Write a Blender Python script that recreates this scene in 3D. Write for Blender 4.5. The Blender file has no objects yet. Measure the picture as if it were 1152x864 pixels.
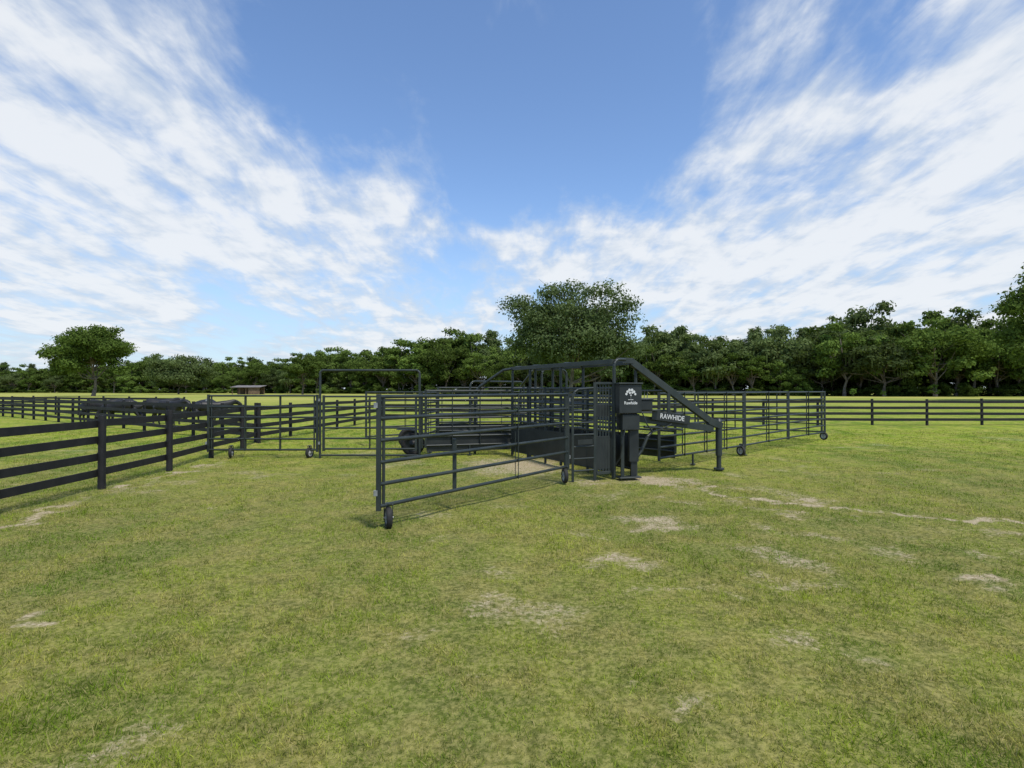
import bpy, math, random
import numpy as np
from mathutils import Vector, Matrix

random.seed(7)
sc = bpy.context.scene
sc.view_settings.view_transform = 'Standard'
sc.view_settings.look = 'None'
sc.view_settings.exposure = 0
COL = sc.collection

# ------------------------------------------------------------------ helpers
def link(o, parent=None):
    COL.objects.link(o)
    if parent is not None:
        o.parent = parent
    return o

def empty(name):
    e = bpy.data.objects.new(name, None)
    e.empty_display_size = 0.2
    return link(e)

def nrm(v):
    v = np.asarray(v, float)
    return v / (np.linalg.norm(v) + 1e-12)

class MB:
    def __init__(s):
        s.v = []; s.f = []; s.m = []; s.sm = []
    def add(s, vs, fs, mat=0, smooth=False):
        o = len(s.v)
        s.v += [tuple(map(float, a)) for a in vs]
        for f in fs:
            s.f.append(tuple(i + o for i in f)); s.m.append(mat); s.sm.append(smooth)
    def frame(s, d):
        d = nrm(d)
        up = np.array([0, 0, 1.0]) if abs(d[2]) < 0.95 else np.array([0, 1.0, 0])
        a = nrm(np.cross(up, d)); b = np.cross(d, a)
        return a, b
    def tube(s, p, q, r0, r1=None, n=8, mat=0, caps=True):
        if r1 is None: r1 = r0
        p = np.array(p, float); q = np.array(q, float)
        a, b = s.frame(q - p)
        vs = []
        for c, r in ((p, r0), (q, r1)):
            for i in range(n):
                t = 2 * math.pi * i / n
                vs.append(c + r * (math.cos(t) * a + math.sin(t) * b))
        fs = [(i, (i + 1) % n, n + (i + 1) % n, n + i) for i in range(n)]
        s.add(vs, fs, mat, True)
        if caps:
            s.add(vs, [tuple(range(n))[::-1], tuple(range(n, 2 * n))], mat, False)
    def path(s, pts, r, n=8, mat=0):
        for i in range(len(pts) - 1):
            s.tube(pts[i], pts[i + 1], r, r, n, mat)
    def beam(s, p, q, w, h, mat=0, bev=0.004):
        p = np.array(p, float); q = np.array(q, float)
        a, b = s.frame(q - p)
        bw = min(bev, w * .3, h * .3)
        prof = [(-w/2+bw, -h/2), (w/2-bw, -h/2), (w/2, -h/2+bw), (w/2, h/2-bw),
                (w/2-bw, h/2), (-w/2+bw, h/2), (-w/2, h/2-bw), (-w/2, -h/2+bw)]
        vs = [c + x * a + y * b for c in (p, q) for x, y in prof]
        n = 8
        fs = [(i, (i + 1) % n, n + (i + 1) % n, n + i) for i in range(n)]
        fs += [tuple(range(n))[::-1], tuple(range(n, 2 * n))]
        s.add(vs, fs, mat)
    def lathe(s, c, axis, prof, n=20, mat=0):
        c = np.array(c, float); ax = nrm(axis)
        a, b = s.frame(ax)
        vs = []
        for (x, r) in prof:
            for i in range(n):
                t = 2 * math.pi * i / n
                vs.append(c + ax * x + r * (math.cos(t) * a + math.sin(t) * b))
        fs = []
        for k in range(len(prof) - 1):
            for i in range(n):
                j = (i + 1) % n
                fs.append((k * n + i, k * n + j, (k + 1) * n + j, (k + 1) * n + i))
        s.add(vs, fs, mat, True)
    def wheel(s, c, axis, R, w, mt, mr):
        s.lathe(c, axis, [(-w*.30, R*.60), (-w*.46, R*.70), (-w*.5, R*.82), (-w*.40, R*.95), (-w*.2, R),
                          (w*.2, R), (w*.40, R*.95), (w*.5, R*.82), (w*.46, R*.70), (w*.30, R*.60)], 24, mt)
        s.lathe(c, axis, [(-w*.55, 0.001), (-w*.55, R*.16), (-w*.3, R*.2), (-w*.22, R*.5), (-w*.36, R*.6), (-w*.36, R*.64),
                          (w*.36, R*.64), (w*.36, R*.6), (w*.22, R*.5), (w*.3, R*.2), (w*.55, R*.16), (w*.55, 0.001)], 20, mr)
    def obj(s, name, mats, parent=None):
        me = bpy.data.meshes.new(name)
        me.from_pydata(s.v, [], s.f)
        for m in mats: me.materials.append(m)
        me.polygons.foreach_set('material_index', s.m)
        me.polygons.foreach_set('use_smooth', s.sm)
        me.update()
        return link(bpy.data.objects.new(name, me), parent)

def big_mesh(name, verts, faces, mats, mi=None, fattr=None, vattr=None):
    me = bpy.data.meshes.new(name)
    nv, nf, k = len(verts), len(faces), faces.shape[1]
    me.vertices.add(nv); me.vertices.foreach_set('co', verts.astype(np.float32).ravel())
    me.loops.add(nf * k); me.loops.foreach_set('vertex_index', faces.astype(np.int32).ravel())
    me.polygons.add(nf)
    me.polygons.foreach_set('loop_start', (np.arange(nf) * k).astype(np.int32))
    if mi is not None: me.polygons.foreach_set('material_index', mi.astype(np.int32))
    for m in mats: me.materials.append(m)
    me.update(calc_edges=True)
    for d, dom in ((fattr, 'FACE'), (vattr, 'POINT')):
        if d:
            for n_, arr in d.items():
                at = me.attributes.new(n_, 'FLOAT', dom)
                at.data.foreach_set('value', arr.astype(np.float32))
    return me

def vnoise(x, y, scale, seed=0):
    x = x * scale + 1000.37; y = y * scale + 1000.71
    xi = np.floor(x).astype(np.int64); yi = np.floor(y).astype(np.int64)
    fx = x - xi; fy = y - yi
    fx = fx*fx*(3-2*fx); fy = fy*fy*(3-2*fy)
    def h(a, b):
        n = (a * 374761393 + b * 668265263 + seed * 974711) & 0x7fffffff
        n = ((n ^ (n >> 13)) * 1274126177) & 0x7fffffff
        return ((n ^ (n >> 16)) & 0xffff) / 65535.0
    return (h(xi, yi)*(1-fx)+h(xi+1, yi)*fx)*(1-fy)+(h(xi, yi+1)*(1-fx)+h(xi+1, yi+1)*fx)*fy

# ------------------------------------------------------------------ materials
def newmat(name):
    m = bpy.data.materials.new(name); m.use_nodes = True
    nt = m.node_tree; b = nt.nodes['Principled BSDF']
    return m, nt, b

def noise(nt, scale, detail=4, rough=.55, vec=None, dist=0):
    n = nt.nodes.new('ShaderNodeTexNoise')
    n.inputs['Scale'].default_value = scale; n.inputs['Detail'].default_value = detail
    n.inputs['Roughness'].default_value = rough; n.inputs['Distortion'].default_value = dist
    if vec is not None: nt.links.new(vec, n.inputs['Vector'])
    return n.outputs['Fac']

def maprange(nt, v, a, b, c=0., d=1., smooth=True):
    n = nt.nodes.new('ShaderNodeMapRange')
    n.interpolation_type = 'SMOOTHSTEP' if smooth else 'LINEAR'
    nt.links.new(v, n.inputs[0])
    for i, x in enumerate((a, b, c, d)): n.inputs[i+1].default_value = x
    return n.outputs[0]

def math_(nt, op, a, b=None):
    n = nt.nodes.new('ShaderNodeMath'); n.operation = op
    for i, x in enumerate((a, b)):
        if x is None: continue
        if isinstance(x, (int, float)): n.inputs[i].default_value = x
        else: nt.links.new(x, n.inputs[i])
    return n.outputs[0]

def mix(nt, f, a, b, mode='MIX'):
    n = nt.nodes.new('ShaderNodeMix'); n.data_type = 'RGBA'; n.blend_type = mode
    for s_, x in ((n.inputs[0], f), (n.inputs[6], a), (n.inputs[7], b)):
        if isinstance(x, (int, float)): s_.default_value = x
        elif isinstance(x, tuple): s_.default_value = (*x, 1) if len(x) == 3 else x
        else: nt.links.new(x, s_)
    return n.outputs[2]

def simple(name, c1, c2, scale, rough, metal=0., bump=0.):
    m, nt, b = newmat(name)
    g = nt.nodes.new('ShaderNodeNewGeometry').outputs['Position']
    f = maprange(nt, noise(nt, scale, 4, .6, g), .35, .68)
    nt.links.new(mix(nt, f, c1, c2), b.inputs['Base Color'])
    b.inputs['Roughness'].default_value = rough; b.inputs['Metallic'].default_value = metal
    if bump:
        bn = nt.nodes.new('ShaderNodeBump'); bn.inputs['Strength'].default_value = bump; bn.inputs['Distance'].default_value = .01
        nt.links.new(noise(nt, scale*6, 3, .6, g), bn.inputs['Height']); nt.links.new(bn.outputs[0], b.inputs['Normal'])
    return m

M_STEEL = simple('painted_dark_steel', (.016, .023, .021), (.030, .037, .032), 3.0, .48)
M_SHEET = simple('sheet_steel_black', (.010, .013, .013), (.022, .026, .025), 2.0, .48)
M_BOARD = simple('black_stained_board', (.004, .004, .005), (.012, .011, .011), 4.0, .75, bump=.3)
M_TYRE = simple('tyre_rubber', (.010, .010, .010), (.022, .021, .019), 9.0, .8)
M_RIM = simple('wheel_rim', (.25, .25, .25), (.42, .41, .39), 12, .5)
M_WHITE = simple('white_vinyl', (.52, .52, .50), (.62, .62, .60), 6, .5)
M_GREY = simple('galvanised', (.25, .26, .26), (.38, .38, .38), 14, .45, .5)
M_WOOD = simple('weathered_wood', (.10, .065, .042), (.17, .115, .07), 1.5, .85)
M_TIN = simple('tin_roof', (.13, .11, .10), (.20, .18, .16), .7, .6)
M_BARK = simple('bark', (.09, .072, .055), (.20, .17, .14), 2.5, .95, bump=.6)
M_COW = simple('black_cattle_hide', (.006, .006, .006), (.015, .013, .012), 5, .55)

def leafmat(name, dark, light, tint):
    m = bpy.data.materials.new(name); m.use_nodes = True
    nt = m.node_tree; nt.nodes.clear()
    out = nt.nodes.new('ShaderNodeOutputMaterial')
    at = nt.nodes.new('ShaderNodeAttribute'); at.attribute_name = 'tone'
    oi = nt.nodes.new('ShaderNodeObjectInfo')
    c = mix(nt, at.outputs['Fac'], dark, light)
    c = mix(nt, math_(nt, 'MULTIPLY', oi.outputs['Random'], .6), c, tint)
    hs = nt.nodes.new('ShaderNodeHueSaturation'); nt.links.new(c, hs.inputs['Color'])
    r2 = math_(nt, 'FRACT', math_(nt, 'MULTIPLY', oi.outputs['Random'], 7.31))
    nt.links.new(maprange(nt, r2, 0, 1, .58, 1.40, False), hs.inputs['Value']); c = hs.outputs[0]
    d = nt.nodes.new('ShaderNodeBsdfDiffuse')
    t = nt.nodes.new('ShaderNodeBsdfTranslucent')
    nt.links.new(c, d.inputs[0]); nt.links.new(mix(nt, .5, c, (.16, .24, .03)), t.inputs[0])
    ms = nt.nodes.new('ShaderNodeMixShader'); ms.inputs[0].default_value = .28
    nt.links.new(d.outputs[0], ms.inputs[1]); nt.links.new(t.outputs[0], ms.inputs[2])
    nt.links.new(ms.outputs[0], out.inputs[0])
    return m
M_LEAF = leafmat('oak_foliage', (.040, .070, .014), (.160, .235, .050), (.100, .138, .034))
M_LEAF2 = leafmat('dusty_oak_foliage', (.050, .078, .026), (.160, .205, .078), (.110, .140, .050))
M_LEAFC = leafmat('live_oak_foliage', (.036, .058, .021), (.14, .175, .074), (.09, .125, .048))
M_BUSH = leafmat('young_foliage', (.11, .20, .035), (.20, .34, .06), (.15, .26, .05))

def grass_color(nt, pos):
    mp = nt.nodes.new('ShaderNodeMapping'); nt.links.new(pos, mp.inputs[0])
    mp.inputs['Rotation'].default_value = (0, 0, math.radians(-14)); mp.inputs['Scale'].default_value = (1.0, .14, 1)
    lanes = maprange(nt, noise(nt, .95, 2, .5, mp.outputs[0]), .42, .58)
    big = maprange(nt, noise(nt, .22, 3, .6, pos), .42, .58)
    mid = maprange(nt, noise(nt, 1.3, 4, .70, pos), .44, .60)
    fine = maprange(nt, noise(nt, 4.6, 4, .74, pos), .45, .60)
    c = mix(nt, big, (.128, .208, .017), (.250, .302, .032))
    c = mix(nt, math_(nt, 'MULTIPLY', lanes, .50), c, (.315, .370, .038))
    c = mix(nt, math_(nt, 'MULTIPLY', mid, .62), c, (.385, .335, .095))
    c = mix(nt, math_(nt, 'MULTIPLY', fine, .60), c, (.080, .128, .014))
    return c

def ground_mat():
    m, nt, b = newmat('pasture_ground')
    g = nt.nodes.new('ShaderNodeNewGeometry').outputs['Position']
    c = grass_color(nt, g)
    sp = nt.nodes.new('ShaderNodeSeparateXYZ'); nt.links.new(g, sp.inputs[0])
    near = maprange(nt, sp.outputs[1], 8, 24, 1, 0)
    th = mix(nt, maprange(nt, noise(nt, 22, 4, .7, g), .38, .62), (.070, .066, .022), (.27, .23, .09))
    c = mix(nt, math_(nt, 'MULTIPLY', near, .65), c, th)
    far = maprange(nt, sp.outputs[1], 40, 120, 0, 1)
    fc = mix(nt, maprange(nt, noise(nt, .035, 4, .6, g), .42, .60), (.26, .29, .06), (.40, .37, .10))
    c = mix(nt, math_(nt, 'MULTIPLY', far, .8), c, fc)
    at = nt.nodes.new('ShaderNodeAttribute'); at.attribute_name = 'sand'
    n = noise(nt, 11, 6, .82, g)
    s = maprange(nt, math_(nt, 'ADD', at.outputs['Fac'], math_(nt, 'MULTIPLY', math_(nt, 'SUBTRACT', n, .5), 1.5)), .18, .62)
    sand = mix(nt, maprange(nt, noise(nt, 24, 4, .75, g), .35, .65), (.27, .21, .115), (.50, .42, .28))
    nt.links.new(mix(nt, s, c, sand), b.inputs['Base Color'])
    b.inputs['Roughness'].default_value = 1; b.inputs['Specular IOR Level'].default_value = .1
    bn = nt.nodes.new('ShaderNodeBump'); bn.inputs['Strength'].default_value = .8; bn.inputs['Distance'].default_value = .05
    nt.links.new(noise(nt, 9, 5, .75, g), bn.inputs['Height']); nt.links.new(bn.outputs[0], b.inputs['Normal'])
    return m

def blade_mat():
    m = bpy.data.materials.new('grass_blades'); m.use_nodes = True
    nt = m.node_tree; nt.nodes.clear()
    out = nt.nodes.new('ShaderNodeOutputMaterial')
    g = nt.nodes.new('ShaderNodeNewGeometry').outputs['Position']
    c = grass_color(nt, g)
    at = nt.nodes.new('ShaderNodeAttribute'); at.attribute_name = 'tone'
    dry = maprange(nt, at.outputs['Fac'], .82, .92)
    v = nt.nodes.new('ShaderNodeHueSaturation'); nt.links.new(c, v.inputs['Color'])
    nt.links.new(maprange(nt, at.outputs['Fac'], 0, .8, .62, 1.55, False), v.inputs['Value'])
    c = mix(nt, math_(nt, 'MULTIPLY', dry, .85), v.outputs[0], (.45, .37, .17))
    d = nt.nodes.new('ShaderNodeBsdfDiffuse')
    t = nt.nodes.new('ShaderNodeBsdfTranslucent')
    nt.links.new(c, d.inputs[0]); nt.links.new(c, t.inputs[0])
    ms = nt.nodes.new('ShaderNodeMixShader'); ms.inputs[0].default_value = .33
    nt.links.new(d.outputs[0], ms.inputs[1]); nt.links.new(t.outputs[0], ms.inputs[2])
    nt.links.new(ms.outputs[0], out.inputs[0])
    return m

# ------------------------------------------------------------------ ground
patches = [(2.13, 8.1, .58, .36, .58), (1.1, 6.05, .38, .34, .60), (-.12, 4.85, .38, .26, .36), (4.7, 5.5, .34, .22, .80),
           (-3.9, 4.45, .15, .09, .75), (1.15, 3.3, .22, .14, .46), (2.4, 4.2, .3, .2, .38), (3.3, 6.5, .5, .28, .46),
           (1.5, 5.3, .3, .22, .40), (-1.1, 6.6, .3, .25, .25), (2.9, 5.4, .35, .25, .38), (5.6, 6.6, .4, .25, .46),
           (.9, 7.3, .4, .25, .38), (3.1, 11.7, .9, .5, .65), (1.6, 11.6, .8, .6, .5), (-1.0, 7.1, .25, .2, .3),
           (-2.2, 9.3, .5, .6, .22), (0.2, 14.0, 1.6, 2.0, .6), (1.7, 10.2, .6, .3, .34), (-.4, 5.8, .3, .2, .32), (3.9, 7.4, .5, .25, .42)]
tracks = [([(3.0, 12.0), (3.8, 10.6), (4.5, 9.8), (5.4, 8.95), (6.2, 8.45), (7.3, 7.8), (9, 7.0)], .15, 1.05),
          ([(2.6, 9.7), (3.6, 9.2), (4.6, 8.4), (5.6, 7.7), (7.6, 6.8)], .17, .42),
          ([(-6.9, 6), (-7.25, 8.6), (-7.35, 10.5), (-7.5, 13), (-7.8, 15)], .20, .68)]
def sand_at(x, y):
    s = np.zeros_like(x)
    wx = x + (vnoise(x, y, 2.2, 3) - .5) * .8 + (vnoise(x, y, 6, 5) - .5) * .4
    wy = y + (vnoise(x, y, 2.2, 4) - .5) * .8 + (vnoise(x, y, 6, 6) - .5) * .4
    for px, py, rx, ry, a in patches:
        s = np.maximum(s, a * np.exp(-(((wx - px) / rx) ** 2 + ((wy - py) / ry) ** 2)))
    for pts, w, a in tracks:
        for (x0, y0), (x1, y1) in zip(pts[:-1], pts[1:]):
            dx, dy = x1 - x0, y1 - y0
            t = np.clip(((wx - x0) * dx + (wy - y0) * dy) / (dx*dx+dy*dy), 0, 1)
            d2 = (wx - x0 - t*dx) ** 2 + (wy - y0 - t*dy) ** 2
            br = .30 + .85 * vnoise(x, y, 1.3, 9)
            s = np.maximum(s, a * br * np.exp(-d2 / (w*w)))
    sp = vnoise(x, y, 1.7, 21) * vnoise(x, y, .5, 22)
    s = np.maximum(s, np.clip((sp - .46) * 1.5, 0, .32))
    return np.clip(s, 0, 1)
def height_at(x, y):
    return (vnoise(x, y, .35, 31) - .5) * .06 + (vnoise(x, y, 1.3, 32) - .5) * .04 - .02

def axis_coords(lo, hi, step, outlo, outhi):
    mid = list(np.arange(lo, hi, step)); a = []; p = lo; s = step
    while p > outlo: s *= 1.22; p -= s; a.append(p)
    b = []; p = mid[-1]; s = step
    while p < outhi: s *= 1.22; p += s; b.append(p)
    return np.array(a[::-1] + mid + b)
gx = axis_coords(-12, 13, .11, -2500, 2500); gy = axis_coords(1.5, 22, .11, -400, 3500)
X, Y = np.meshgrid(gx, gy)
fade = np.clip(1 - (np.hypot(X, Y - 10) - 30) / 40, 0, 1)
Z = height_at(X, Y) * fade
S = sand_at(X, Y) * fade
nx, ny = len(gx), len(gy)
V = np.stack([X.ravel(), Y.ravel(), Z.ravel()], 1)
I = np.arange(nx * ny).reshape(ny, nx)
F = np.stack([I[:-1, :-1].ravel(), I[:-1, 1:].ravel(), I[1:, 1:].ravel(), I[1:, :-1].ravel()], 1)
me = big_mesh('ground', V, F, [ground_mat()], vattr={'sand': S.ravel()})
me.polygons.foreach_set('use_smooth', np.ones(len(F), bool))
link(bpy.data.objects.new('ground', me))

# ------------------------------------------------------------------ grass blades
rng = np.random.default_rng(11)
N = 680000
u = rng.random(N * 2)
dmin, dmax = 2.2, 26.0
d = (np.sqrt(dmin) + u * (np.sqrt(dmax) - np.sqrt(dmin))) ** 2
half = .98 * d + 1.6
x = (rng.random(len(d)) * 2 - 1) * half
y = d
keep = rng.random(len(d)) < (half / d) / (half / d).max() * 1.0
x, y = x[keep][:N], y[keep][:N]
sd = sand_at(x, y)
tuft = vnoise(x, y, 5.5, 41) * .6 + vnoise(x, y, 14, 42) * .4
cover = vnoise(x, y, 1.1, 44) * .6 + vnoise(x, y, 3.1, 45) * .4
keep = (rng.random(len(x)) > sd * 1.5) & (rng.random(len(x)) < -.10 + 1.0 * tuft + .80 * cover)
x, y, sd, tuft, cover = x[keep], y[keep], sd[keep], tuft[keep], cover[keep]
n = len(x)
z = height_at(x, y) * 1.0
hgt = (.018 + .042 * rng.random(n) ** 1.5) * (.15 + 1.1 * tuft + .7 * cover) * (1 - .5 * sd) * (.75 + .6 * vnoise(x, y, .5, 43))
tall = rng.random(n) < .010
hgt[tall] *= 2.0
w = (.0026 + .0028 * rng.random(n)) * (1 + y / 7.0)
ang = rng.random(n) * 2 * np.pi
lean = rng.random(n) * 1.15 + .25; la = rng.random(n) * 2 * np.pi
B = np.stack([x, y, z - .004], 1)
side = np.stack([np.cos(ang), np.sin(ang), np.zeros(n)], 1) * w[:, None] * .5
tip = B + np.stack([np.cos(la) * np.sin(lean), np.sin(la) * np.sin(lean), np.cos(lean)], 1) * hgt[:, None]
V = np.stack([B - side, B + side, tip], 1).reshape(-1, 3)
F = np.arange(3 * n).reshape(n, 3)
me = big_mesh('grass', V, F, [blade_mat()], fattr={'tone': rng.random(n)})
link(bpy.data.objects.new('grass', me))
print('blades', n)

# ------------------------------------------------------------------ trees
def tree_mesh(name, seed, H, R, base, nb, nl, leaf, mat, style='oak', moss=0):
    r = np.random.default_rng(seed)
    cz = (H + base) / 2; hz = (H - base) / 2
    cs, rs = [], []
    for i in range(nb):
        while True:
            p = r.normal(size=3); p /= np.linalg.norm(p)
            if style != 'bush' and p[2] < -.75: continue
            break
        k = r.uniform(.35, .98)
        if style == 'pine':
            zz = r.uniform(-.8, 1) ; rad = (1 - (zz * .5 + .5) * .75)
            c = np.array([p[0] * R * rad * .7, p[1] * R * rad * .7, cz + zz * hz * .92]); br = R * r.uniform(.26, .46) * (.45 + rad * .5)
        else:
            c = np.array([p[0] * R * k, p[1] * R * k, cz + p[2] * hz * k]); br = R * r.uniform(.13, .30) * (1.3 - .55 * k)
        cs.append(c); rs.append(br)
    cs = np.array(cs); rs = np.array(rs)
    pick = r.choice(nb, nl, p=rs**2 / (rs**2).sum())
    dv = r.normal(size=(nl, 3)); dv /= np.linalg.norm(dv, axis=1)[:, None]
    rad = rs[pick] * (r.random(nl) ** (.45 if style != 'pine' else .7)) * r.uniform(.8, 1.35, nl)
    flat = np.array([1.18, 1.18, .64]) if style != 'pine' else np.array([1.1, 1.1, 1.0])
    P = cs[pick] + dv * rad[:, None] * flat
    nn = dv * .8 + r.normal(size=(nl, 3)) * .6 + np.array([0, 0, .35]); nn /= np.linalg.norm(nn, axis=1)[:, None]
    t = np.cross(nn, r.normal(size=(nl, 3))); t /= np.linalg.norm(t, axis=1)[:, None]
    b = np.cross(nn, t)
    s = leaf * r.uniform(.45, 1.3, nl)[:, None]
    quad = np.stack([P - t * s * .5, P + b * s * .28, P + t * s * .5, P - b * s * .28], 1)
    if moss:
        k = int(nl * moss); idx = r.choice(nl, k, replace=False)
        L = leaf * r.uniform(1.2, 3.6, k)
        sd_ = np.stack([r.normal(size=k), r.normal(size=k), np.zeros(k)], 1) * leaf * .12
        q = P[idx]
        dz = np.stack([np.zeros(k), np.zeros(k), -L], 1)
        quad[idx] = np.stack([q - sd_, q + sd_, q + sd_ * .5 + dz, q - sd_ * .5 + dz], 1)
    Vl = quad.reshape(-1, 3); Fl = np.arange(4 * nl).reshape(nl, 4)
    btone = r.random(nb)
    tone = np.clip(.6 * btone[pick] + .4 * r.random(nl), 0, 1)
    mb = MB()
    tr = H * .022 if style != 'pine' else H * .013
    top = np.array([0, 0, base + (H - base) * (.45 if style != 'pine' else .93)])
    if style != 'bush':
        pts = [np.array([0, 0, -.1])]
        for k in range(1, 6):
            f = k / 5; pts.append(np.array([r.normal() * R * .03, r.normal() * R * .03, 0]) + top * f)
        for k in range(5):
            ra = tr * (1.25 if k == 0 else 1) * (1 - .15 * k); rb = tr * (1 - .15 * (k + 1))
            mb.tube(pts[k], pts[k+1], ra, rb, 8, 0, False)
        for i in range(min(nb, 18)):
            k = r.integers(2, 5); a = pts[k]; c = cs[i]
            m_ = (a + c) / 2 + np.array([0, 0, -.06 * R]) + r.normal(size=3) * R * .04
            mb.tube(a, m_, tr * .42, tr * .25, 6, 0, False); mb.tube(m_, c, tr * .25, tr * .08, 6, 0, False)
            for j in range(3):
                e = c + r.normal(size=3) * rs[i] * .6
                mb.tube(c, e, tr * .08, tr * .03, 4, 0, False)
    if mb.v:
        Vt = np.array(mb.v); Ft = np.array(mb.f)
        V = np.concatenate([Vl, Vt]); F = np.concatenate([Fl, Ft + len(Vl)])
        mi = np.concatenate([np.zeros(len(Fl)), np.ones(len(Ft))]); tone = np.concatenate([tone, np.zeros(len(Ft))])
    else:
        V, F, mi = Vl, Fl, np.zeros(len(Fl))
    return big_mesh(name, V, F, [mat, M_BARK], mi=mi, fattr={'tone': tone})

def put_tree(name, mesh, x, y, s=1, rz=0, parent=None, sz=None):
    o = bpy.data.objects.new(name, mesh); o.location = (x, y, 0)
    o.rotation_euler = (0, 0, rz); o.scale = (s, s, sz or s)
    return link(o, parent)

put_tree('oak_tree', tree_mesh('oak_tree', 5, 11.0, 5.7, 2.0, 96, 56000, .24, M_LEAFC, moss=.015), 4.9, 46, 1, .6)
put_tree('oak_tree', tree_mesh('pasture_oak', 12, 20, 10.6, 4.0, 80, 28000, .75, M_LEAF), -114, 150, 1, 0)
put_tree('oak_tree', tree_mesh('spreading_oak', 13, 14.5, 13, 1.0, 70, 24000, .8, M_LEAF2), -127, 210, 1, 0)
put_tree('oak_tree', tree_mesh('edge_oak', 14, 24.5, 10.5, 3, 70, 28000, .6, M_LEAF), 90.5, 90, 1, 0)
put_tree('oak_tree', tree_mesh('mid_oak', 15, 15.5, 7, 2.5, 50, 16000, .7, M_LEAF), -76, 200, 1, 0)

variants = [tree_mesh('wood_oak_a', 101, 10, 5.6, .8, 44, 8500, .48, M_LEAF),
            tree_mesh('wood_oak_b', 102, 10, 4.6, 1.0, 40, 8000, .46, M_LEAF),
            tree_mesh('wood_oak_c', 103, 10, 5.2, .6, 44, 8500, .48, M_LEAF2, moss=.03),
            tree_mesh('wood_oak_d', 104, 10, 4.0, 1.2, 36, 7500, .44, M_LEAF),
            tree_mesh('wood_pine_a', 105, 10, 2.7, 3.6, 40, 6500, .36, M_LEAF, 'pine'),
            tree_mesh('wood_pine_b', 106, 10, 2.4, 4.4, 34, 5500, .36, M_LEAF2, 'pine'),
            tree_mesh('wood_moss', 107, 10, 4.2, 1.0, 30, 6500, .48, M_LEAF2, moss=.30)]
bushm = tree_mesh('wood_bush', 108, 10, 8.0, -2, 30, 5000, .9, M_LEAF, 'bush')
wood = empty('distant_treeline')
tab = [(-1.5, 300, 17), (-.93, 300, 17), (-.80, 300, 16.5), (-.67, 270, 18), (-.54, 270, 16.5), (-.46, 260, 17.5), (-.38, 250, 20),
       (-.30, 240, 19), (-.23, 230, 21), (-.155, 220, 23.5), (-.09, 215, 26), (-.02, 210, 21), (.04, 205, 20), (.2, 195, 21),
       (.27, 180, 21.5), (.35, 170, 21), (.41, 165, 22.5), (.47, 165, 21), (.53, 160, 22.5), (.59, 158, 24), (.65, 155, 26),
       (.73, 150, 25.5), (.80, 150, 26), (.86, 150, 24), (.93, 150, 23), (1.5, 150, 22)]
tt = [a[0] for a in tab]; td = [a[1] for a in tab]; th = [a[2] for a in tab]
rr = random.Random(5)
for row in range(3):
    t = -1.35
    while t < 1.4:
        D = np.interp(t, tt, td); Ht = np.interp(t, tt, th)
        yy = D + row * 11 + rr.uniform(-5, 5)
        h = Ht * (rr.uniform(.70, 1.10) if row else rr.uniform(.50, .90)) * yy / D
        pine = (-.25 < t < .0 and rr.random() < .4 and row) or (rr.random() < .10 and row)
        if .24 < t < .34 and rr.random() < .5: mvar = variants[6]
        else: mvar = variants[rr.choice([4, 5])] if pine else variants[rr.choice([0, 1, 2, 3])]
        put_tree('tree', mvar, t * yy, yy, h / 10 * rr.uniform(.9, 1.15), rr.uniform(0, 6.28), wood, h / 10)
        t += rr.uniform(.65, 1.35) * 7 / D
t = -1.35
while t < 1.4:
    D = np.interp(t, tt, td)
    put_tree('undergrowth', bushm, t * D, D - 2 + rr.uniform(-3, 5), rr.uniform(.35, .62), rr.uniform(0, 6.28), wood, rr.uniform(.20, .50))
    put_tree('undergrowth', bushm, t * D * 1.1, D + 24, 1.0, rr.uniform(0, 6.28), wood, .9)
    t += 5.5 / D
for (bx, by, s) in ((88, 142, .26), (107, 140, .36), (95, 141, .18), (-9, 195, .3)):
    put_tree('young_tree', tree_mesh('young_tree', int(bx + 300), 10, 4.5, .2, 24, 2500, .8, M_BUSH), bx, by, s * .8, 0, None, s)

# ------------------------------------------------------------------ board fences
def board_fence(pts, spacing=2.44, name='board_fence', H=1.37):
    mb = MB(); rf = random.Random(len(name) + int(pts[0][0]))
    for (x0, y0), (x1, y1) in zip(pts[:-1], pts[1:]):
        L = math.hypot(x1 - x0, y1 - y0); k = max(1, round(L / spacing))
        ux, uy = (x1 - x0) / L, (y1 - y0) / L; nx_, ny_ = -uy, ux
        if ny_ > 0: nx_, ny_ = -nx_, -ny_
        for i in range(k + 1):
            px, py = x0 + ux * L * i / k, y0 + uy * L * i / k
            mb.tube((px, py, -.3), (px + rf.uniform(-.01, .01), py, H + rf.uniform(.0, .05)), .068, .062, 10)
        for i in range(k):
            a, b_ = L * i / k, L * (i + 1) / k
            for zc in (.30, .61, .92, 1.24):
                d0, d1 = rf.uniform(-.015, .015), rf.uniform(-.015, .015); o = .082
                mb.beam((x0 + ux * (a + .004) + nx_ * o, y0 + uy * (a + .004) + ny_ * o, zc + d0),
                        (x0 + ux * (b_ - .004) + nx_ * o, y0 + uy * (b_ - .004) + ny_ * o, zc + d1), .028, .14)
    return mb.obj(name, [M_BOARD])
board_fence([(-7.45, 3.3), (-7.55, 5.72), (-7.70, 8.16), (-7.88, 10.6), (-8.07, 13.0), (-8.45, 15.5), (-8.75, 17.9), (-9.0, 19.6)], 2.44)
board_fence([(-9.2, 19.8), (-36, 39), (-60, 57)], 2.44)
board_fence([(-22, 37), (-62, 52)], 2.6)
board_fence([(-8.0, 34), (6, 31.5), (13.5, 29.6), (48, 28.8)], 2.95)
board_fence([(-9.0, 19.6), (-8.0, 34)], 2.44)

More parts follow.
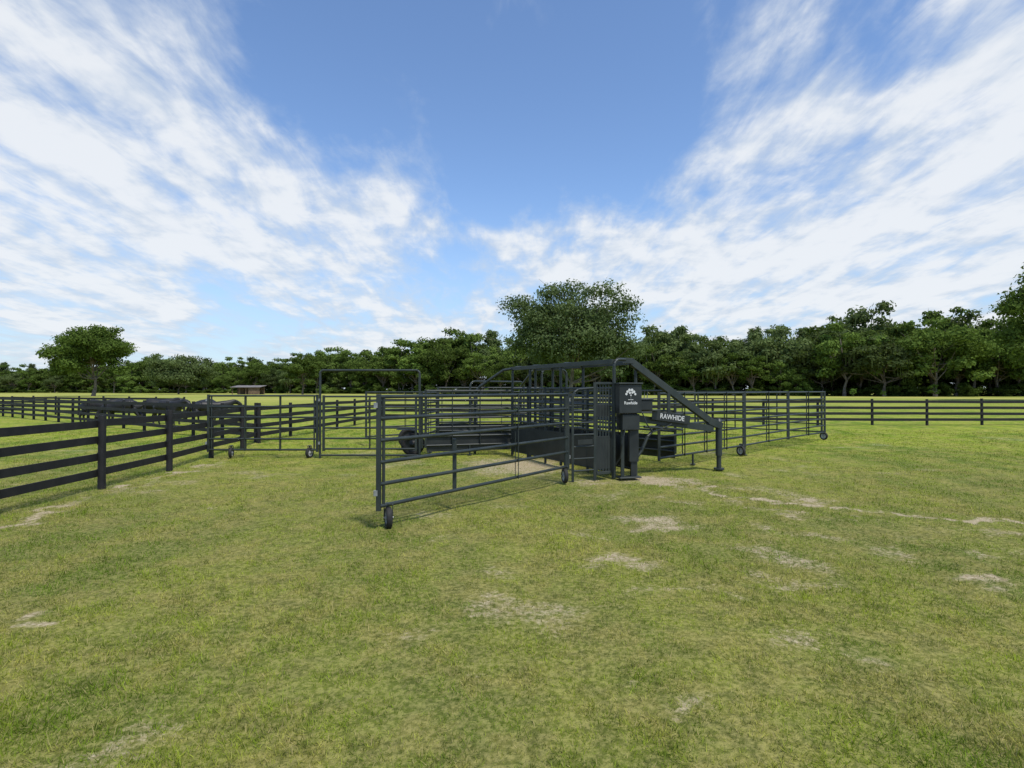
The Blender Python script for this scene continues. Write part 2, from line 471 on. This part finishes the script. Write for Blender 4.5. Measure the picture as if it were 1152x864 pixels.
# ------------------------------------------------------------------ steel panels
MS = [M_STEEL, M_SHEET, M_TYRE, M_RIM, M_WHITE, M_GREY]
def caster(mb, x, y, ztop, ax, R=.15):
    ax = nrm((ax[0], ax[1], 0)); c = np.array([x, y, R - .012])
    mb.tube((x, y, ztop), (x, y, 2 * R + .035), .022, .022, 8)
    mb.tube((x, y, 2 * R + .04), (x, y, 2 * R + .02), .05, .05, 12)
    for sgn in (-1, 1):
        o = ax * sgn * .058
        mb.beam(c + o + (0, 0, -.02), c + o + (0, 0, R + .03), .006, .04)
    mb.beam(c - ax * .062 + (0, 0, R + .03), c + ax * .062 + (0, 0, R + .03), .05, .012)
    mb.tube(c - ax * .07, c + ax * .07, .011, .011, 8, 5)
    mb.wheel(c, ax, R, .085, 2, 3)

def panel(name, p0, p1, z0=.30, z1=1.78, rails=6, ups=(.33, .67), wheels=(), sheet=None, double=False, parent=None, ext=None, r=.027, heavy=()):
    mb = MB()
    p0 = np.array([*p0, 0.]); p1 = np.array([*p1, 0.]); d = p1 - p0; L = np.linalg.norm(d); u_ = d / L
    nvec = np.array([-u_[1], u_[0], 0])
    zs = [z0 + (z1 - z0) * i / (rails - 1) for i in range(rails)]
    for i, zz in enumerate(zs):
        mb.tube(p0 + u_ * .02 + (0, 0, zz), p1 - u_ * .02 + (0, 0, zz), r, r, 10)
    for e, s in ((p0, 1), (p1, -1)):
        mb.beam(e + (0, 0, z0 - .06), e + (0, 0, z1 + .035), .06, .06)
        if double:
            q = e + u_ * s * .085
            mb.tube(q + (0, 0, z0 - .02), q + (0, 0, z1 + .01), .022, .022, 8)
            for zz in (z0 + .15, z1 - .15):
                mb.beam(e - u_ * s * .05 + (0, 0, zz), e - u_ * s * .05 + (0, 0, zz + .07), .05, .05, 5)
    for f in ups:
        q = p0 + d * f - nvec * (r + .008)
        mb.beam(q + (0, 0, z0 - .03), q + (0, 0, z1 + .02), .014, .055)
        q = p0 + d * f + nvec * (r + .008)
        mb.beam(q + (0, 0, z0 - .03), q + (0, 0, z1 + .02), .014, .055)
    for f in heavy:
        q = p0 + d * f + nvec * (r + .04)
        mb.beam(q + (0, 0, z0 - .02), q + (0, 0, z1 * .62), .06, .06)
    for f, a in wheels:
        q = p0 + d * f
        caster(mb, q[0], q[1], z0, (math.cos(a), math.sin(a)))
    if sheet:
        a, b_ = sheet
        q0 = p0 + nvec * .035; q1 = p1 + nvec * .035
        mb.beam(q0 + u_ * .03 + (0, 0, (a + b_) / 2), q1 - u_ * .03 + (0, 0, (a + b_) / 2), .006, b_ - a, 1)
    if ext:
        for f in ext:
            q = p0 + d * f
            mb.tube(q + (0, 0, z0), q + (0, 0, -.02), .026, .026, 8)
            mb.tube(q + (0, 0, .012), q + (0, 0, -.01), .07, .07, 10)
    return mb.obj(name, MS, parent)

panel('corral_panel', (-1.80, 7.45), (1.15, 11.35), .32, 1.80, 6, (.64,), wheels=((.035, .35), (.975, .2)), double=True, heavy=(.32,))
panel('corral_panel', (-8.45, 15.35), (-5.42, 15.35), .22, 1.72, 6, (.34, .66), wheels=((.21, .2), (.93, -.3)), double=True)
panel('corral_panel', (6.75, 16.0), (9.25, 18.5), .28, 1.80, 7, (.5,), ext=(0.0,))
panel('corral_panel', (9.3, 18.55), (11.85, 20.9), .28, 1.80, 7, (.5,), wheels=((.97, .5),))
panel('corral_panel', (3.45, 12.95), (6.70, 15.95), .28, 1.80, 7, (.25, .5, .75), wheels=((.96, .4),), ext=(.35,))
panel('corral_panel', (11.85, 21.1), (8.2, 24.3), .28, 1.80, 6, (.33, .67), wheels=((.9, .5),))
panel('corral_panel', (8.1, 24.4), (3.3, 24.0), .28, 1.80, 6, (.33, .67), wheels=((.9, .5),))
panel('corral_panel', (3.2, 24.0), (-1.4, 22.0), .28, 1.80, 6, (.33, .67), wheels=((.9, .5),))
panel('corral_panel', (-1.5, 21.9), (-5.0, 18.9), .28, 1.80, 6, (.33, .67), wheels=((.1, .5),))
panel('corral_panel', (-2.45, 15.65), (0.0, 16.35), .30, 1.86, 7, (.3, .62), sheet=(.12, .60), ext=(.5,))
panel('corral_panel', (-2.35, 17.6), (.9, 17.9), .30, 1.95, 7, (.3, .62), sheet=(.12, .80), ext=(.5,))
panel('corral_panel', (-2.55, 15.6), (-2.4, 17.55), .30, 1.80, 6, (.5,), ext=(.5,))
panel('corral_panel', (1.0, 17.8), (4.2, 14.2), .30, 1.86, 7, (.3, .62), sheet=(.12, .70), ext=(.5,))

g = empty('corral_gate')
mb = MB()
for xx in (-5.36, -2.58):
    mb.tube((xx, 15.4, -.03), (xx, 15.4, 2.36), .034, .034, 10)
mb.tube((-5.36, 15.4, 2.36), (-5.30, 15.4, 2.43), .034, .034, 10); mb.tube((-2.58, 15.4, 2.36), (-2.64, 15.4, 2.43), .034, .034, 10)
mb.tube((-5.30, 15.4, 2.43), (-2.64, 15.4, 2.43), .034, .034, 10)
mb.tube((-5.36, 15.4, .06), (-2.58, 15.4, .06), .025, .025, 8)
mb.obj('overhead_frame', MS, g)
panel('swing_gate', (-5.26, 15.4), (-2.68, 15.4), .24, 1.70, 6, (.5,), parent=g)

# ------------------------------------------------------------------ handling chute + gooseneck tongue
rig = empty('portable_cattle_chute_trailer')
A = np.array([2.18, 11.9, 0]); Bq = np.array([0.0, 16.1, 0]); dv = nrm(Bq - A); wv = np.array([.55, .38, 0])
A2 = A + wv; B2 = Bq + wv * 1.25
mb = MB()
def sidewall(a, b_, uprights, z1=1.92, sheet=(.14, .84), side=1):
    d_ = b_ - a; L = np.linalg.norm(d_); u_ = d_ / L; nv = np.array([-u_[1], u_[0], 0]) * side
    for zz in (.12, .98, 1.17, 1.36, 1.55, 1.74, z1):
        mb.tube(a + (0, 0, zz), b_ + (0, 0, zz), .026, .026, 8)
    mb.beam(a + nv * .03 + (0, 0, sum(sheet) / 2), b_ + nv * .03 + (0, 0, sum(sheet) / 2), .006, sheet[1] - sheet[0], 1)
    for f in uprights:
        mb.beam(a + d_ * f + (0, 0, -.02), a + d_ * f + (0, 0, z1 + .04), .06, .06)
sidewall(A, Bq, (.0, .2, .4, .6, .8, 1.)); sidewall(A2, B2, (.0, .2, .4, .6, .8, 1.), side=-1)
def arch(p, q, zt, r=.035):
    p = np.array(p); q = np.array(q); d_ = nrm(q - p); c = .16
    pts = [p + (0, 0, 0), p + (0, 0, zt - c)]
    for k in range(1, 5):
        t_ = k / 4 * math.pi / 2; pts.append(p + d_ * c * (1 - math.cos(t_)) + np.array([0, 0, zt - c + c * math.sin(t_)]))
    for k in range(0, 5):
        t_ = k / 4 * math.pi / 2; pts.append(q - d_ * c * (1 - math.sin(t_)) + np.array([0, 0, zt - c + c * math.cos(t_)]))
    pts.append(q.copy())
    mb.path(pts, r, 8)
for f in (0, .45, .78, 1.0):
    arch(A + (Bq - A) * f - dv * .04, A2 + (B2 - A2) * f - dv * .04, 2.55)
mb.beam(A + (0, 0, 2.50), Bq + (0, 0, 2.50), .07, .10)
mb.beam(A2 + (0, 0, 2.50), B2 + (0, 0, 2.50), .07, .10)
mb.path([Bq + (0, 0, 2.5), Bq + (-.25, .05, 2.46), Bq + (-.95, .2, 1.98), Bq + (-1.1, .25, 1.8), Bq + (-1.1, .25, 0)], .04)
mb.path([B2 + (0, 0, 2.5), B2 + (-.05, .6, 2.46), B2 + (-.4, 1.6, 1.98), B2 + (-.4, 1.6, 0)], .04)
arch(np.array([-1.3, 17.2, 0]), np.array([.4, 18.6, 0]), 2.15, .03)
arch(np.array([.9, 16.6, 0]), np.array([1.7, 17.2, 0]), 2.5, .035)
mb.obj('chute_frame', MS, rig)

mb = MB()
E0 = np.array([1.26, 11.45, 0]); E1 = A - np.array([.05, .03, 0])
for zz in (.2, .45, .7, .95, 1.2, 1.45, 1.70):
    mb.tube(E0 + (0, 0, zz), E0 + (E1 - E0) * .55 + (0, 0, zz), .02, .02, 8)
mb.beam(E0 + (0, 0, -.02), E0 + (0, 0, 1.82), .05, .05)
Em = E0 + (E1 - E0) * .57
mb.path([E0 + (0, 0, 1.70), E0 + (.04, .02, 1.84), E0 + (.12, .05, 1.9), Em + (-.02, 0, 1.93)], .025)
mb.beam(Em + (0, 0, -.02), Em + (0, 0, 2.05), .06, .06)
mb.beam(Em + (.02, .0, 2.03), E1 + (0, 0, 2.03), .05, .05)
for k in range(5):
    q = Em + (E1 - Em) * (.14 + .18 * k)
    mb.beam(q + (0, 0, .1), q + (0, 0, 2.0), .03, .012)
mb.beam(Em + (.03, .01, .55), E1 + (-.03, -.01, .55), .012, .7, 1)
mb.beam(Em + (.03, .01, 1.45), E1 + (-.03, -.01, 1.45), .012, .25, 1)
mb.beam(Em + (.03, .01, .12), E1 + (-.03, -.01, .12), .06, .06)
mb.beam(E0 + (.1, -.03, .80), E0 + (E1 - E0) * .5 + (0, -.035, .80), .008, .10, 1)
mb.obj('head_gate', MS, rig)

mb = MB()
def box(c, sx, sy, sz, rz=0, mat=1, bev=.012):
    ca, sa = math.cos(rz), math.sin(rz)
    ux = np.array([ca, sa, 0]); c = np.array(c, float)
    mb.beam(c - ux * sx / 2, c + ux * sx / 2, sy, sz, mat, bev)
rz = .28
box((2.47, 11.86, 1.70), .52, .34, .62, rz)
box((2.47, 11.84, 2.025), .56, .38, .03, rz, 0)
box((2.50, 11.88, 1.20), .40, .28, .34, rz)
box((2.84, 11.98, 1.56), .34, .24, .22, rz)
box((2.84, 11.97, 1.685), .37, .27, .02, rz, 0)
box((2.95, 12.07, 1.44), .62, .14, .03, rz, 0)
for k in range(4):
    q = np.array([2.73 + .07 * k, 11.93 + .02 * k, 1.69])
    mb.tube(q, q + (0, -.02, .14), .009, .009, 6, 5); mb.tube(q + (0, -.02, .13), q + (0, -.025, .18), .017, .017, 8, 1)
mb.beam((2.36, 11.80, 0), (2.36, 11.80, 1.4), .07, .07); mb.beam((2.62, 11.92, 0), (2.62, 11.92, 1.4), .12, .10, 1)
mb.beam((2.62, 11.92, .35), (2.62, 11.92, 1.15), .20, .16, 1)
box((2.5, 11.86, .015), .5, .25, .03, rz, 0)
top0 = np.array([2.62, 12.12, 2.50]); top1 = np.array([4.72, 13.04, 1.12])
mb.beam(A + wv * .5 + (0, 0, 2.53), top0 + (.03, 0, .02), .12, .12)
mb.beam(top0, top1, .11, .15)
mb.beam((2.75, 12.14, 1.26), (4.74, 13.06, .97), .11, .15)
mb.beam(top1 + (-.1, -.04, .04), (4.98, 13.16, 1.02), .13, .16)
mb.tube((4.93, 13.15, 1.14), (4.93, 13.15, .32), .075, .075, 16)
mb.tube((4.93, 13.15, .34), (4.93, 13.15, .02), .055, .055, 14)
mb.tube((4.93, 13.15, .03), (4.93, 13.15, -.01), .12, .12, 16)
mb.tube((4.93, 13.15, 1.14), (4.93, 13.15, 1.2), .085, .05, 14)
mb.path([(2.70, 12.1, .35), (2.86, 12.16, .55), (3.0, 12.22, .85), (3.25, 12.35, 1.08), (3.5, 12.47, 1.16)], .035)
mb.beam((3.55, 12.5, 1.2), (3.55, 12.5, 1.86), .07, .07)
mb.tube((2.9, 12.1, 1.08), (3.9, 12.6, .98), .03, .03, 10, 0)
hose = [(2.8, 11.86, 1.4), (2.9, 11.85, 1.15), (3.05, 11.95, .98), (3.3, 12.2, 1.02), (3.6, 12.42, 1.12)]
mb.path(hose, .014, 6, 1)
hose = [(2.4, 11.7, 1.05), (2.33, 11.66, .75), (2.3, 11.72, .45), (2.2, 11.8, .25)]
mb.path(hose, .014, 6, 1)
dirt = nrm(np.array([4.74 - 2.75, 13.06 - 12.14, 0])); nf = np.array([dirt[1], -dirt[0], 0])
s0 = np.array([3.05, 12.25, 1.335]) + nf * .095; s1 = s0 + dirt * 1.08 + (0, 0, -.14)
mb.beam(s0, s1, .012, .20, 1)
mb.obj('gooseneck_and_pump_housing', MS, rig)

def text(body, loc, size, rz, rx=math.radians(90), ry=0, name='lettering'):
    c = bpy.data.curves.new(name, 'FONT'); c.body = body; c.size = size; c.extrude = .001; c.offset = .002
    c.align_x = 'CENTER'; c.align_y = 'CENTER'; c.materials.append(M_WHITE)
    o = bpy.data.objects.new(name, c); o.location = loc; o.rotation_euler = (rx, ry, rz); return link(o, rig)
mid = (s0 + s1) / 2 + nf * .012 + dirt * .02
text('RAWHIDE', mid, .155, math.atan2(dirt[1], dirt[0]), ry=math.radians(7))
mb = MB()
ux = np.array([math.cos(rz), math.sin(rz), 0]); nf2 = np.array([ux[1], -ux[0], 0])
O = np.array([2.47, 11.86, 1.78]) + nf2 * .1735
def disc(cx, cz, r, n=14):
    vs = [O + ux * (cx + r * math.cos(2*math.pi*i/n)) + np.array([0, 0, cz + r * math.sin(2*math.pi*i/n)]) + nf2 * disc.k for i in range(n)]
    disc.k += .0012
    mb.add(vs, [tuple(range(n))], 4)
disc.k = 0.
for cx_, cz_, r_ in ((-.10, .02, .026), (-.075, .07, .028), (-.03, .105, .030), (.03, .105, .030), (.078, .068, .028), (.105, .018, .025), (-.02, .045, .026), (.035, .05, .024), (0, -.005, .018)):
    disc(cx_, cz_, r_)
mb.beam(O + nf2 * .002 + (0, 0, -.10), O + nf2 * .002 + (0, 0, .04), .003, .026, 4, .0005)
mb.beam(O + nf2 * .003 + ux * -.06 + (0, 0, -.1), O + nf2 * .003 + ux * .06 + (0, 0, -.1), .003, .012, 4, .0005)
mb.obj('emblem', MS, rig)
text('Rawhide', O + np.array([0, 0, -.17]) + nf2 * .003, .09, rz)

mb = MB()
c = np.array([-2.85, 15.85, .33]); ax = nrm((.25, -1, 0))
mb.wheel(c, ax, .34, .22, 2, 1)
mb.wheel(c - ax * 1.9, ax, .34, .22, 2, 1)
mb.tube(c, c - ax * 1.9, .05, .05, 10)
mb.beam(c + (.02, 0, .38) - ax * .2, c + (.02, 0, .0) - ax * .2, .1, .1)
mb.beam(c + (-.45, 0, .42), c + (.45, 0, .42), .26, .02, 0)
mb.obj('transport_axle', MS, rig)

# ------------------------------------------------------------------ distant shed
sh = empty('pasture_shed')
mb = MB(); sx, sy = -99, 205
for a_ in (-5, -2.5, 0, 2.5, 5):
    for b_ in (0, 4):
        mb.beam((sx + a_, sy + b_, 0), (sx + a_, sy + b_, 2.6 + b_ * .15), .25, .25)
mb.beam((sx - 5, sy + 4.2, 1.3), (sx + 5, sy + 4.2, 1.3), .08, 2.6)
mb.beam((sx + 1, sy - .17, 1.3), (sx + 5, sy - .17, 1.3), .08, 2.6)
mb.obj('posts_and_walls', [M_WOOD], sh)
mb = MB()
mb.add([(sx-5.6, sy-.8, 2.6), (sx+5.6, sy-.8, 2.6), (sx+5.6, sy+5, 3.3), (sx-5.6, sy+5, 3.3),
        (sx-5.6, sy-.8, 2.72), (sx+5.6, sy-.8, 2.72), (sx+5.6, sy+5, 3.42), (sx-5.6, sy+5, 3.42)],
       [(0,3,2,1), (4,5,6,7), (0,1,5,4), (1,2,6,5), (2,3,7,6), (3,0,4,7)])
mb.obj('roof', [M_TIN], sh)

# ------------------------------------------------------------------ cattle
def cow(x, y, rz, s=1, graze=False):
    V = []; E = []; R = []
    def v(p, r): V.append(p); R.append(r); return len(V) - 1
    def chain(start, pts):
        a = start
        for p, r in pts:
            b_ = v(p, r); E.append((a, b_)); a = b_
        return a
    root = v((-.15, 0, 1.02), (.33, .35))
    hip = chain(root, [((-.5, 0, 1.08), (.29, .29)), ((-.8, 0, 1.10), (.22, .23))])
    sh_ = chain(root, [((.25, 0, 1.0), (.32, .35)), ((.58, 0, 1.05), (.25, .31))])
    if graze:
        hd = chain(sh_, [((.92, 0, .92), (.15, .19)), ((1.15, 0, .62), (.12, .14)), ((1.25, 0, .40), (.11, .12)), ((1.33, 0, .12), (.07, .075))])
        ear = len(V) - 2
    else:
        hd = chain(sh_, [((.88, 0, 1.22), (.15, .2)), ((1.12, 0, 1.34), (.12, .14)), ((1.27, 0, 1.30), (.11, .12)), ((1.52, 0, 1.10), (.07, .075))])
        ear = len(V) - 2
    ep = V[ear]
    for sg in (-1, 1):
        chain(ear, [((ep[0] - .04, sg * .15, ep[2] + .04), (.04, .03)), ((ep[0] - .06, sg * .25, ep[2] + .02), (.02, .012))])
        chain(sh_, [((.56, sg * .17, .78), (.11, .10)), ((.57, sg * .17, .45), (.06, .06)), ((.55, sg * .17, .12), (.042, .042)), ((.59, sg * .17, .03), (.055, .05))])
        chain(hip, [((-.62, sg * .19, .80), (.15, .12)), ((-.88, sg * .18, .46), (.065, .055)), ((-.82, sg * .18, .12), (.043, .043)), ((-.78, sg * .18, .03), (.055, .05))])
    chain(hip, [((-1.03, 0, 1.05), (.03, .03)), ((-1.06, 0, .75), (.02, .02)), ((-1.05, 0, .5), (.04, .04))])
    me = bpy.data.meshes.new('cow'); me.from_pydata(V, E, []); me.update()
    o = bpy.data.objects.new('black_cow', me); link(o)
    m = o.modifiers.new('skin', 'SKIN'); m.use_smooth_shade = True
    lay = me.skin_vertices[0].data if len(me.skin_vertices) else None
    if lay is None:
        bpy.context.view_layer.objects.active = o; o.select_set(True)
        bpy.ops.mesh.customdata_skin_add() ; lay = me.skin_vertices[0].data
    for i, r in enumerate(R): lay[i].radius = r
    lay[0].use_root = True
    sb = o.modifiers.new('sub', 'SUBSURF'); sb.levels = 1; sb.render_levels = 2
    me.materials.append(M_COW)
    o.location = (x, y, 0); o.rotation_euler = (0, 0, rz); o.scale = (s, s, s)
try:
    for a in ((-22.6, 30.2, .2, .98, False), (-20.9, 29.6, 3.3, 1, True), (-19.9, 30.9, .1, 1.0, False), (-18.2, 29.2, -.25, .96, False),
              (-16.9, 30.3, 2.9, 1, True), (-15.6, 28.6, .5, .95, False)):
        cow(*a)
except Exception as ex:
    print('COW ERR', ex)

# ------------------------------------------------------------------ world sky with wispy clouds
wd = bpy.data.worlds.new('World'); sc.world = wd; wd.use_nodes = True
nt = wd.node_tree; nt.nodes.clear()
out = nt.nodes.new('ShaderNodeOutputWorld'); bg = nt.nodes.new('ShaderNodeBackground'); nt.links.new(bg.outputs[0], out.inputs[0])
SUN_EL = 60; SUN_ROT = 145
sky = nt.nodes.new('ShaderNodeTexSky'); sky.sky_type = 'NISHITA'; sky.sun_disc = False
sky.sun_elevation = math.radians(SUN_EL); sky.sun_rotation = math.radians(SUN_ROT)
sky.air_density = 1.0; sky.dust_density = .4; sky.ozone_density = 3.0
tc = nt.nodes.new('ShaderNodeTexCoord').outputs['Generated']
sep = nt.nodes.new('ShaderNodeSeparateXYZ'); nt.links.new(tc, sep.inputs[0])
zc = math_(nt, 'ADD', math_(nt, 'MAXIMUM', sep.outputs[2], 0.0), .16)
cmb = nt.nodes.new('ShaderNodeCombineXYZ')
nt.links.new(math_(nt, 'DIVIDE', sep.outputs[0], zc), cmb.inputs[0]); nt.links.new(math_(nt, 'DIVIDE', sep.outputs[1], zc), cmb.inputs[1])
def mapped(rot, sc_):
    mp = nt.nodes.new('ShaderNodeMapping'); nt.links.new(cmb.outputs[0], mp.inputs[0])
    mp.inputs['Rotation'].default_value = (0, 0, rot); mp.inputs['Scale'].default_value = sc_
    return mp.outputs[0]
n1 = noise(nt, 2.7, 7, .56, mapped(.15, (1.15, .65, 1)), .25)
n2 = noise(nt, 7.0, 6, .60, mapped(.35, (1.5, .5, 1)), .4)
n3 = noise(nt, 4.2, 4, .6, mapped(0, (1, 1, 1)), .2)
def dirpx(px, py):
    return nrm(((px - 576) / 620, 1, (438 - py) / 620))
blobs = [(40, 120, .012, .38), (150, 150, .008, .38), (240, 190, .008, .48), (330, 225, .006, .50), (420, 245, .005, .56), (475, 215, .002, .30), (370, 285, .004, .46),
         (60, 240, .010, .34), (100, 300, .006, .42), (310, 305, .002, .46), (170, 345, .002, .36), (0, 170, .012, .28),
         (600, 288, .0028, .72), (545, 282, .0015, .46), (680, 250, .0024, .50), (720, 300, .005, .60), (660, 310, .003, .42),
         (810, 310, .008, .54), (920, 270, .013, .58), (1060, 240, .02, .56), (1140, 140, .014, .46), (1120, 320, .014, .36),
         (880, 90, .006, .30), (470, 366, .003, .74), (400, 378, .002, .52), (550, 362, .002, .52), (300, 390, .0005, .5), (30, 385, .003, .36), (170, 382, .002, .28),
         (560, 140, .035, -.50), (730, 150, .014, -.28), (240, 335, .002, -.2), (290, 80, .010, -.34), (480, 330, .0015, -.25), (950, 40, .004, -.2)]
acc = None
for px, py, s, w_ in blobs:
    vm = nt.nodes.new('ShaderNodeVectorMath'); vm.operation = 'DOT_PRODUCT'
    nt.links.new(tc, vm.inputs[0]); vm.inputs[1].default_value = tuple(dirpx(px, py))
    e = math_(nt, 'MULTIPLY', math_(nt, 'EXPONENT', math_(nt, 'MULTIPLY', math_(nt, 'SUBTRACT', vm.outputs['Value'], 1.0), 1 / s)), w_)
    acc = e if acc is None else math_(nt, 'ADD', acc, e)
acc = math_(nt, 'MINIMUM', acc, .70)
nz = math_(nt, 'ADD', math_(nt, 'MULTIPLY', math_(nt, 'SUBTRACT', n1, .5), 2.5), math_(nt, 'MULTIPLY', math_(nt, 'SUBTRACT', n2, .5), 1.2))
nz = math_(nt, 'ADD', nz, math_(nt, 'MULTIPLY', math_(nt, 'SUBTRACT', n3, .5), .5))
dens = math_(nt, 'ADD', math_(nt, 'ADD', acc, nz), -.05)
cov = maprange(nt, dens, -.22, .74, 0, .93)
haze = maprange(nt, sep.outputs[2], 0, .36, .62, 0)
ccol = mix(nt, maprange(nt, math_(nt, 'ADD', dens, math_(nt, 'MULTIPLY', math_(nt, 'SUBTRACT', n3, .5), 1.6)), .1, .9), (4.1, 4.65, 5.4), (5.75, 5.95, 6.2))
skt = mix(nt, 1.0, sky.outputs[0], (1.14, 1.22, 1.32), 'MULTIPLY')
skc = mix(nt, haze, skt, (2.9, 3.8, 5.0))
nt.links.new(mix(nt, cov, skc, ccol), bg.inputs[0])
bg.inputs['Strength'].default_value = .15
wd.cycles.sampling_method = 'MANUAL'; wd.cycles.sample_map_resolution = 512

# ------------------------------------------------------------------ sun
Sv = Vector((math.sin(math.radians(SUN_ROT)) * math.cos(math.radians(SUN_EL)), math.cos(math.radians(SUN_ROT)) * math.cos(math.radians(SUN_EL)), math.sin(math.radians(SUN_EL))))
sl = bpy.data.lights.new('sun', 'SUN'); sl.energy = 3.9; sl.angle = math.radians(7); sl.color = (1, .95, .86)
so = bpy.data.objects.new('sun', sl); so.rotation_euler = Sv.to_track_quat('Z', 'Y').to_euler(); so.location = (0, 0, 30); link(so)

# ------------------------------------------------------------------ camera
cd = bpy.data.cameras.new('camera'); cd.sensor_width = 36; cd.lens = 620 / 1152 * 36; cd.clip_end = 6000; cd.clip_start = .05
co = bpy.data.objects.new('camera', cd); co.location = (0, 0, 1.9)
co.rotation_euler = (math.radians(90) + math.atan(6 / 620), 0, 0); link(co)
sc.camera = co
